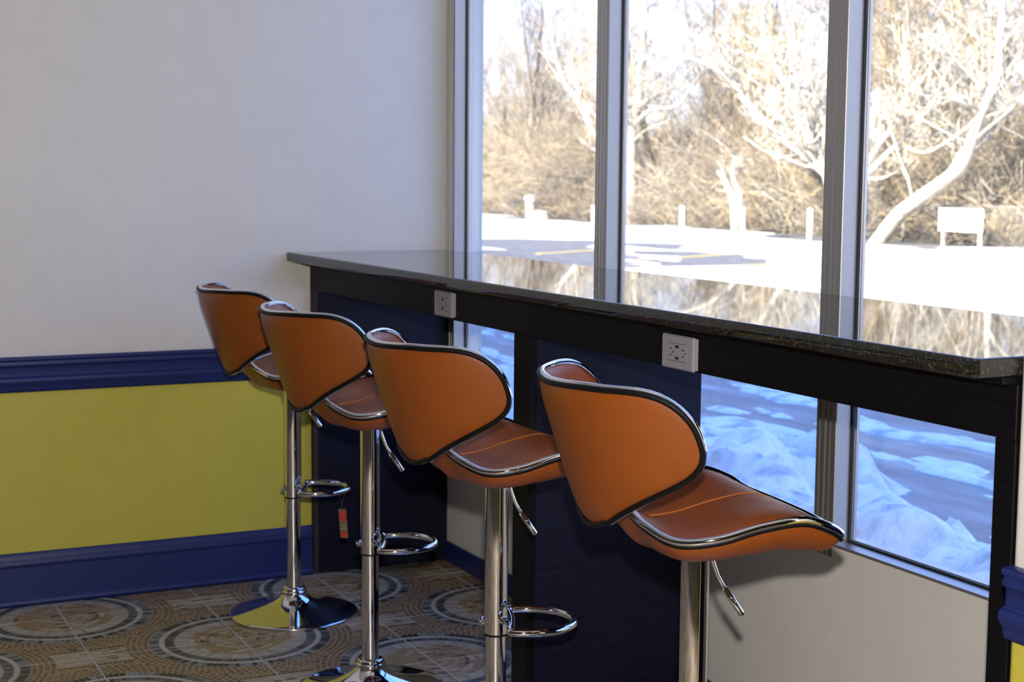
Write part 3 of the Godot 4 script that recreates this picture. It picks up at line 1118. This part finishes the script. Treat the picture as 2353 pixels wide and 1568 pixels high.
func build_outside() -> void:
	var lot := struct("parking_lot", "grey asphalt parking lot outside the window")
	put(lot, "asphalt", box(Vector3(-120, GROUND - 0.3, -110), Vector3(40, GROUND, -0.106)), M.asphalt)
	var nz := FastNoiseLite.new()
	nz.seed = 4
	nz.frequency = 0.11
	nz.fractal_octaves = 4
	var fine := FastNoiseLite.new()
	fine.seed = 8
	fine.frequency = 0.55
	fine.fractal_octaves = 4
	# snow over the far lot and the edge of the woods
	var rows := []
	var zz := -6.5
	while zz > -75.0:
		var row := []
		var xx := -85.0
		while xx <= 15.0:
			row.append(Vector3(xx, GROUND + far_snow(xx, zz, nz), zz))
			xx += 0.6
		rows.append(row)
		zz -= 0.4 if zz > -20.0 else 1.2
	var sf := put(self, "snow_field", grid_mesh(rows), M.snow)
	tag(sf, "bright snow covering the lot and the edge of the woods", "snow")
	sf.set_meta("kind", "stuff")
	# ploughed bank right outside the glass
	rows = []
	zz = -0.12
	while zz > -6.6:
		var row := []
		var xx := -9.0
		while xx <= 5.0:
			row.append(Vector3(xx, GROUND + near_snow(xx, zz, nz, fine), zz))
			xx += 0.045
		rows.append(row)
		zz -= 0.045
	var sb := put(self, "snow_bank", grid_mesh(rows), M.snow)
	tag(sb, "lumpy ploughed snow bank in blue shade outside the window", "snow")
	sb.set_meta("kind", "stuff")
	# thin grey slush trodden over the asphalt
	rows = []
	zz = -1.2
	while zz > -9.0:
		var row := []
		var xx := -16.0
		while xx <= 8.0:
			row.append(Vector3(xx, GROUND + 0.004 + 0.006 * nz.get_noise_2d(xx * 3.0, zz * 6.0), zz))
			xx += 0.4
		rows.append(row)
		zz -= 0.3
	var slush := put(self, "slush_film", grid_mesh(rows), M.slush)
	slush.set_meta("kind", "stuff")
	tag(slush, "thin streaked slush over the asphalt beyond the snow bank", "slush")
	# parking stripes
	var stripes := [[Vector3(-22.0, 0, -11.6), Vector3(-23.1, 0, -13.7), "faint yellow parking stripe behind the left window pane"], [Vector3(-19.35, 0, -12.2), Vector3(-20.95, 0, -15.7), "long yellow parking stripe, farthest in the middle pane"], [Vector3(-16.9, 0, -11.4), Vector3(-17.7, 0, -14.5), "yellow parking stripe in the middle of the asphalt patch"], [Vector3(-12.8, 0, -10.95), Vector3(-13.9, 0, -10.7), "short yellow parking stripe nearest to the window"]]
	for s in stripes:
		var d: Vector3 = (s[1] - s[0])
		var o := put(self, "parking_stripe", box(Vector3(-0.07, 0, 0), Vector3(0.07, 0.006, d.length())), M.road_yellow, s[0] + Vector3(0, GROUND + 0.001, 0))
		o.rotation.y = atan2(d.x, d.z)
		tag(o, s[2], "road marking", "yellow parking stripes")
	build_edge_things()
	build_woods()


const BARE := [Vector2(-44, -17.5), Vector2(-29.0, -13.9), Vector2(-27.3, -16.2), Vector2(-24.2, -16.9), Vector2(-17.2, -14.6), Vector2(-16.2, -13.0), Vector2(-17.0, -11.6), Vector2(-16.5, -10.4), Vector2(-20.0, -9.2), Vector2(-40, -8.0)]


func far_snow(x: float, z: float, nz: FastNoiseLite) -> float:
	var n := nz.get_noise_2d(x * 1.0, z * 2.2)
	var h := 0.05 + 0.06 * n
	# bare patch of asphalt, streaked with snow
	var p := Vector2(x + 1.2 * n, z + 0.9 * nz.get_noise_2d(x * 2.0 + 9.0, z * 2.0))
	if Geometry2D.is_point_in_polygon(p, BARE):
		h = -0.05 if nz.get_noise_2d(x * 1.6 + z * 1.1, z * 6.0) < 0.24 else 0.01
	# the lot falls off a little towards the woods
	h -= 0.06 * smoothstep(-17.0, -24.0, z)
	if z > -7.5:
		h -= 0.2 * (z + 7.5)
	return h


func near_snow(x: float, z: float, nz: FastNoiseLite, fine: FastNoiseLite) -> float:
	var n := nz.get_noise_2d(x * 6.0 + 31.0, z * 6.0)
	var m := fine.get_noise_2d(x * 2.4, z * 2.4)
	var edge := -2.50 + 0.30 * clampf(x, -3.0, 1.0) + 0.30 * nz.get_noise_2d(x * 7.0, 40.0) + 0.10 * m
	edge += 0.55 * smoothstep(-1.2, -2.0, x)
	var t := z - edge
	if t < 0.0:
		# slush on the asphalt
		var streak := nz.get_noise_2d(x * 4.0 + 70.0, z * 16.0) + 0.35 * m
		var band := smoothstep(-5.2, -4.2, z)
		return clampf(-0.03 + (streak + 0.02) * 0.16, -0.03, 0.022) * band - 0.03 * (1.0 - band)
	var h := 0.17 * smoothstep(-0.04, 0.26, t)
	h -= 0.20 * exp(-pow((t - 0.55) / 0.20, 2.0)) * clampf(0.55 + 2.2 * nz.get_noise_2d(x * 5.0, 11.0), 0.0, 1.3)
	h += 0.13 * exp(-pow((t - 0.86) / 0.22, 2.0)) * clampf(0.6 + 2.0 * nz.get_noise_2d(x * 6.0, 75.0), 0.0, 1.3)
	var lumps := 0.10 * n + 0.20 * absf(fine.get_noise_2d(x * 1.5 + 5.0, z * 1.9)) + 0.12 * absf(fine.get_noise_2d(x * 3.6, z * 4.0 + 3.0)) + 0.035 * absf(fine.get_noise_2d(x * 10.0, z * 10.0)) + 0.03 * m
	h += smoothstep(0.0, 0.30, t) * (lumps - 0.03)
	return h


func build_edge_things() -> void:
	var posts := [[-31.6, -21.0, 0.70, "thin white fence post left of the low stump tree"], [-28.66, -21.0, 0.72, "white fence post right beside the low stump tree"], [-25.8, -21.0, 0.76, "white fence post near the big forked tree"], [-37.52, -21.5, 0.58, "short white fence post in the left pane"]]
	for s in posts:
		var t := thing("fence_post", s[3], "post", Vector3(s[0], GROUND - 0.05, s[1]), 0.0, "white posts along the edge of the lot")
		put(t, "shaft", lathe([Vector2(0.0, 0.0), Vector2(0.075, 0.0), Vector2(0.07, s[2] - 0.02), Vector2(0.055, s[2]), Vector2(0.0, s[2] + 0.01)], 10), M.post_white)
		put(t, "snow_cap", lathe([Vector2(0.06, s[2]), Vector2(0.085, s[2] + 0.02), Vector2(0.07, s[2] + 0.06), Vector2(0.0, s[2] + 0.08)], 10), M.snow)
	# marker post with a lump of snow beside it
	var h := thing("marker_post", "stubby white post capped with snow at the far left edge of the lot", "post", Vector3(-44.9, GROUND, -23.0))
	put(h, "shaft", lathe([Vector2(0, 0), Vector2(0.17, 0), Vector2(0.16, 0.62), Vector2(0.0, 0.64)], 14), M.sign_white)
	put(h, "snow_cap", lathe([Vector2(0.15, 0.62), Vector2(0.24, 0.66), Vector2(0.22, 0.76), Vector2(0.10, 0.84), Vector2(0, 0.85)], 14), M.snow)
	put(h, "snow_lump", lathe([Vector2(0.42, 0.0), Vector2(0.38, 0.16), Vector2(0.22, 0.27), Vector2(0.0, 0.31)], 16), M.snow, Vector3(0.55, 0, -0.15))
	# blank sign
	var sg := thing("sign_board", "blank white sign board on posts before the wire fence", "sign", Vector3(-22.0, GROUND, -22.3))
	put(sg, "board", box(Vector3(-0.70, 0.34, -0.02), Vector3(0.70, 0.86, 0.02), 0.005), M.sign_white)
	put(sg, "post", box(Vector3(0.55, -0.05, -0.07), Vector3(0.63, 0.84, -0.021), 0.004), M.post_white)
	put(sg, "post", box(Vector3(-0.63, -0.05, -0.07), Vector3(-0.55, 0.84, -0.021), 0.004), M.post_white)
	# chain-link fence
	var x0 := -24.4
	var x1 := -16.5
	var f := thing("wire_fence", "chain-link fence at the foot of the woods in the right pane", "fence", Vector3(x0, GROUND, -22.7))
	var w := x1 - x0
	for k in 4:
		put(f, "post", lathe([Vector2(0, -0.05), Vector2(0.03, -0.05), Vector2(0.03, 0.93), Vector2(0.0, 0.96)], 8), M.wire, Vector3(w * k / 3.0, 0, 0))
	put(f, "top_rail", tube([Vector3(0, 0.92, 0), Vector3(w, 0.92, 0)], [0.02], 6), M.wire)
	var st := begin()
	var step := 0.11
	var hh := 0.9
	for k in int(w / step):
		add_tube(st, [Vector3(k * step, 0, 0), Vector3(minf(k * step + hh, w), minf(hh, w - k * step), 0)], [0.007], 3)
		add_tube(st, [Vector3(k * step, minf(hh, k * step), 0.01), Vector3(maxf(k * step - hh, 0), maxf(0.0, minf(hh, k * step) - hh), 0.01)], [0.007], 3)
	var mesh := put(f, "wire_mesh", done(st), M.wire)
	mesh.set_meta("kind", "stuff")


# one limb with side shoots; thick limbs go to st, twigs to tw
func limb(st: SurfaceTool, tw: SurfaceTool, pts: Array, r0: float, r1: float, level: int, r: RandomNumberGenerator, shoots: float) -> void:
	var n := pts.size()
	var radii := []
	for i in n:
		radii.append(lerpf(r0, r1, float(i) / (n - 1)))
	add_tube(st if level < 2 else tw, pts, radii, 7 if level == 0 else (5 if level == 1 else 3))
	if level >= 4:
		return
	var length := 0.0
	for i in n - 1:
		length += (pts[i] as Vector3).distance_to(pts[i + 1])
	var count := int(length * shoots * (1.0 if level < 2 else 1.4) + r.randf())
	for k in count:
		var t := r.randf_range(0.22 if level == 0 else 0.1, 1.0)
		var fi := t * (n - 1)
		var i := mini(int(fi), n - 2)
		var p: Vector3 = (pts[i] as Vector3).lerp(pts[i + 1], fi - i)
		var dir: Vector3 = ((pts[i + 1] as Vector3) - (pts[i] as Vector3)).normalized()
		var side := Vector3(r.randf_range(-1, 1), r.randf_range(-0.25, 0.9), r.randf_range(-1, 1)).normalized()
		var d := (dir * r.randf_range(0.3, 0.9) + side).normalized()
		var rr := lerpf(r0, r1, t) * (r.randf_range(0.16, 0.36) if level == 0 else r.randf_range(0.35, 0.6))
		if rr < 0.008:
			rr = 0.008
		var L: float = clampf(length * r.randf_range(0.28, 0.6) * (1.15 - 0.6 * t), 0.25, 2.4 if level == 0 else 1.5)
		var sub := [p]
		var q := p
		var segs := 4 if level < 2 else 3
		for s in segs:
			d = (d + Vector3(r.randf_range(-0.3, 0.3), r.randf_range(-0.12, 0.30), r.randf_range(-0.3, 0.3))).normalized()
			q += d * L / segs
			sub.append(q)
		limb(st, tw, sub, rr, maxf(rr * 0.35, 0.006), level + 1, r, shoots)


func tree_from(called: String, label: String, group: String, at: Vector3, limbs: Array, mat: Material, sd: int, shoots: float) -> Node3D:
	var r := RandomNumberGenerator.new()
	r.seed = sd
	var st := begin()
	var tw := begin()
	for l in limbs:
		var pts := []
		for p in spline(l[0], 3):
			pts.append(p - at)
		limb(st, tw, pts, l[1], l[2], 0 if l == limbs[0] else 1, r, shoots)
	var t := thing(called, label, "tree", at, 0.0, group)
	put(t, "trunk", done(st), mat)
	var b := put(t, "twigs", done(tw), mat)
	b.set_meta("kind", "stuff")
	return t


func build_woods() -> void:
	# trees one can tell apart
	tree_from("forked_tree", "big pale forked tree at the lot's edge, behind the right mullion", "", Vector3(-25.9, GROUND - 0.2, -22), [
		[[Vector3(-25.90, -0.4, -22), Vector3(-26.03, 0.57, -22), Vector3(-26.41, 1.37, -22), Vector3(-26.64, 1.73, -22), Vector3(-27.83, 2.86, -22.1), Vector3(-28.61, 3.67, -22.3), Vector3(-29.63, 4.75, -22.3), Vector3(-30.18, 5.82, -22.5), Vector3(-30.54, 7.01, -22.4)], 0.24, 0.03],
		[[Vector3(-26.41, 1.37, -22), Vector3(-26.77, 1.64, -21.9), Vector3(-28.37, 2.54, -21.7), Vector3(-29.57, 3.35, -21.6), Vector3(-30.62, 4.06, -21.7), Vector3(-32.59, 4.65, -21.9), Vector3(-34.96, 4.99, -22)], 0.15, 0.015],
		[[Vector3(-26.03, 0.67, -22), Vector3(-25.47, 1.21, -22), Vector3(-24.83, 1.58, -22.1), Vector3(-23.92, 2.29, -22.2), Vector3(-23.05, 2.92, -22.2), Vector3(-22.67, 3.88, -22.4), Vector3(-22.02, 4.89, -22.5)], 0.13, 0.02],
		[[Vector3(-25.31, 1.43, -22.1), Vector3(-24.38, 2.15, -21.9), Vector3(-23.71, 2.59, -21.8), Vector3(-23.23, 3.42, -21.7), Vector3(-23.37, 4.81, -21.6)], 0.09, 0.015]], M.bark_pale, 11, 3.0)
	tree_from("leaning_tree", "pale tree trunk leaning across the right pane", "", Vector3(-24.65, GROUND - 0.2, -22), [
		[[Vector3(-24.65, -0.4, -22), Vector3(-23.82, 0.41, -22), Vector3(-23.23, 0.78, -22), Vector3(-22.38, 1.22, -22), Vector3(-21.70, 1.63, -22), Vector3(-21.39, 2.20, -22), Vector3(-21.15, 2.76, -22), Vector3(-20.73, 3.49, -22), Vector3(-20.67, 4.59, -22), Vector3(-20.58, 5.76, -22)], 0.21, 0.06],
		[[Vector3(-21.24, 2.62, -22), Vector3(-22.01, 2.19, -21.9), Vector3(-22.70, 1.91, -21.8), Vector3(-23.30, 2.08, -21.7)], 0.05, 0.02],
		[[Vector3(-20.72, 3.25, -22), Vector3(-21.51, 3.13, -22), Vector3(-22.20, 3.13, -22)], 0.06, 0.03],
		[[Vector3(-20.70, 4.04, -22), Vector3(-20.16, 4.55, -22), Vector3(-19.56, 4.85, -22)], 0.06, 0.03]], M.bark_pale, 12, 3.0)
	tree_from("pale_tree", "tall pale tree right behind the middle mullion, one limb reaching left", "", Vector3(-38.69, GROUND - 0.1, -23.5), [
		[[Vector3(-38.69, -0.3, -23.5), Vector3(-38.72, 1.40, -23.5), Vector3(-38.65, 2.80, -23.5), Vector3(-38.20, 4.17, -23.5), Vector3(-38.00, 6.08, -23.5), Vector3(-37.80, 7.95, -23.5)], 0.24, 0.08],
		[[Vector3(-38.77, 1.40, -23.5), Vector3(-39.82, 2.11, -23.5), Vector3(-41.17, 2.83, -23.5), Vector3(-42.43, 4.00, -23.5), Vector3(-43.51, 4.73, -23.5), Vector3(-44.54, 6.61, -23.5), Vector3(-45.32, 8.21, -23.5)], 0.16, 0.03],
		[[Vector3(-38.66, 2.94, -23.5), Vector3(-37.38, 3.46, -23.5), Vector3(-35.84, 3.53, -23.5), Vector3(-34.44, 4.64, -23.5)], 0.09, 0.02]], M.bark_pale, 13, 2.8)
	tree_from("stump_tree", "low broken pale tree in the middle of the centre pane", "", Vector3(-27.08, GROUND - 0.1, -19.7), [
		[[Vector3(-27.08, -0.3, -19.7), Vector3(-27.19, 0.65, -19.7), Vector3(-27.55, 1.19, -19.7), Vector3(-27.91, 1.46, -19.7)], 0.12, 0.04],
		[[Vector3(-27.03, 0.12, -19.7), Vector3(-26.93, 0.87, -19.7), Vector3(-27.27, 1.35, -19.7), Vector3(-27.16, 1.83, -19.7)], 0.10, 0.03]], M.bark_pale, 14, 1.4)
	# the woods behind: four kinds of bare tree, turned and scaled
	var protos := []
	for v in 4:
		var r := RandomNumberGenerator.new()
		r.seed = 100 + v
		var p := Vector3.ZERO
		var d := Vector3.UP
		var pts := [p]
		for s in 6:
			d = (d + Vector3(r.randf_range(-0.22, 0.22), 0.1, r.randf_range(-0.22, 0.22))).normalized()
			p += d * 1.5
			pts.append(p)
		var limbs := [[pts, 0.13, 0.02]]
		for s in 3:
			var b: Vector3 = pts[1].lerp(pts[3], r.randf())
			var dir := Vector3(r.randf_range(-0.8, 0.8), 1.0, r.randf_range(-0.8, 0.8)).normalized()
			limbs.append([[b, b + dir * 1.2, b + dir * 2.4 + Vector3(0, 0.4, 0), b + dir * 3.8 + Vector3(0, 1.0, 0)], 0.07, 0.012])
		protos.append(tree_from("bare_tree", "bare grey-brown tree in the woods behind the snowy lot", "bare trees of the woods", Vector3.ZERO, limbs, M.bark_grey if v % 2 == 0 else M.bark_tan, 200 + v, 2.5))
	var rr := RandomNumberGenerator.new()
	rr.seed = 77
	for k in 60:
		var o: Node3D
		if k < 4:
			o = protos[k]
		else:
			o = protos[k % 4].duplicate()
			o.name = numbered("bare_tree")
			add_child(o)
		var x := -72.0 + 58.0 * (k + rr.randf_range(0.0, 1.0)) / 44.0
		var z := -25.0 - rr.randf_range(0.0, 11.0)
		if k >= 44:
			x = -42.0 + 24.0 * (k - 44 + rr.randf_range(0.0, 1.0)) / 16.0
			z = -24.5 - rr.randf_range(0.0, 4.5)
		o.position = Vector3(x, GROUND, z)
		o.rotation.y = rr.randf() * TAU
		o.scale = Vector3.ONE * rr.randf_range(0.6, 1.15) * (rr.randf_range(0.7, 1.0) if x < -44.0 else 1.0)
	# brush at their feet: arching, crossing stems with side shoots
	var cr := RandomNumberGenerator.new()
	cr.seed = 300
	var brushes := []
	for v in 3:
		var cl := begin()
		for k in 30:
			var a := Vector3(cr.randf_range(-1.0, 1.0), 0, cr.randf_range(-1.0, 1.0))
			var lean := Vector3(cr.randf_range(-1, 1), cr.randf_range(0.5, 1.6), cr.randf_range(-1, 1)).normalized()
			var L := cr.randf_range(0.8, 2.6)
			var rad := cr.randf_range(0.007, 0.019)
			var pts := [a]
			var q := a
			for j in 4:
				lean = (lean + Vector3(cr.randf_range(-0.45, 0.45), cr.randf_range(-0.45, 0.25), cr.randf_range(-0.45, 0.45))).normalized()
				q += lean * L / 4.0
				pts.append(q)
			add_tube(cl, pts, [rad, rad * 0.85, rad * 0.7, rad * 0.55, rad * 0.35], 3)
			for j in 5:
				var i2 := cr.randi_range(1, 3)
				var b2: Vector3 = pts[i2].lerp(pts[i2 + 1], cr.randf())
				var d3 := Vector3(cr.randf_range(-1, 1), cr.randf_range(-0.5, 0.9), cr.randf_range(-1, 1)).normalized()
				var b3 := b2 + d3 * cr.randf_range(0.2, 0.5)
				add_tube(cl, [b2, b3, b3 + (d3 + Vector3(cr.randf_range(-0.6, 0.6), cr.randf_range(-0.4, 0.6), 0)).normalized() * 0.35], [rad * 0.55, rad * 0.4, 0.003], 3)
		brushes.append(done(cl))
	var kinds := [["dark_thicket", M.bark_grey, "tangle of dark brown winter brush under the bare trees", 650], ["tan_thicket", M.bark_tan, "tangle of sunlit tan winter brush under the bare trees", 650], ["pale_thicket", M.bark_pale, "pale arching stems scattered through the winter brush", 300]]
	for v in 3:
		var mm := MultiMesh.new()
		mm.transform_format = MultiMesh.TRANSFORM_3D
		mm.mesh = brushes[v]
		mm.instance_count = kinds[v][3]
		for k in mm.instance_count:
			var z2 := -23.8 - 12.0 * pow(cr.randf(), 1.3)
			var x2 := cr.randf_range(-74.0, -12.0)
			var s2 := cr.randf_range(0.7, 1.35)
			var y2 := 0.0 if cr.randf() < 0.72 else cr.randf_range(0.5, 1.6)
			mm.set_instance_transform(k, Transform3D(Basis(Vector3.UP, cr.randf() * TAU).scaled(Vector3(s2, s2 * cr.randf_range(0.8, 1.5), s2)), Vector3(x2, GROUND + 0.02 + y2, z2)))
		var mi := MultiMeshInstance3D.new()
		mi.name = kinds[v][0]
		mi.multimesh = mm
		mi.material_override = kinds[v][1]
		mi.set_meta("kind", "stuff")
		tag(mi, kinds[v][2], "brush")
		add_child(mi)
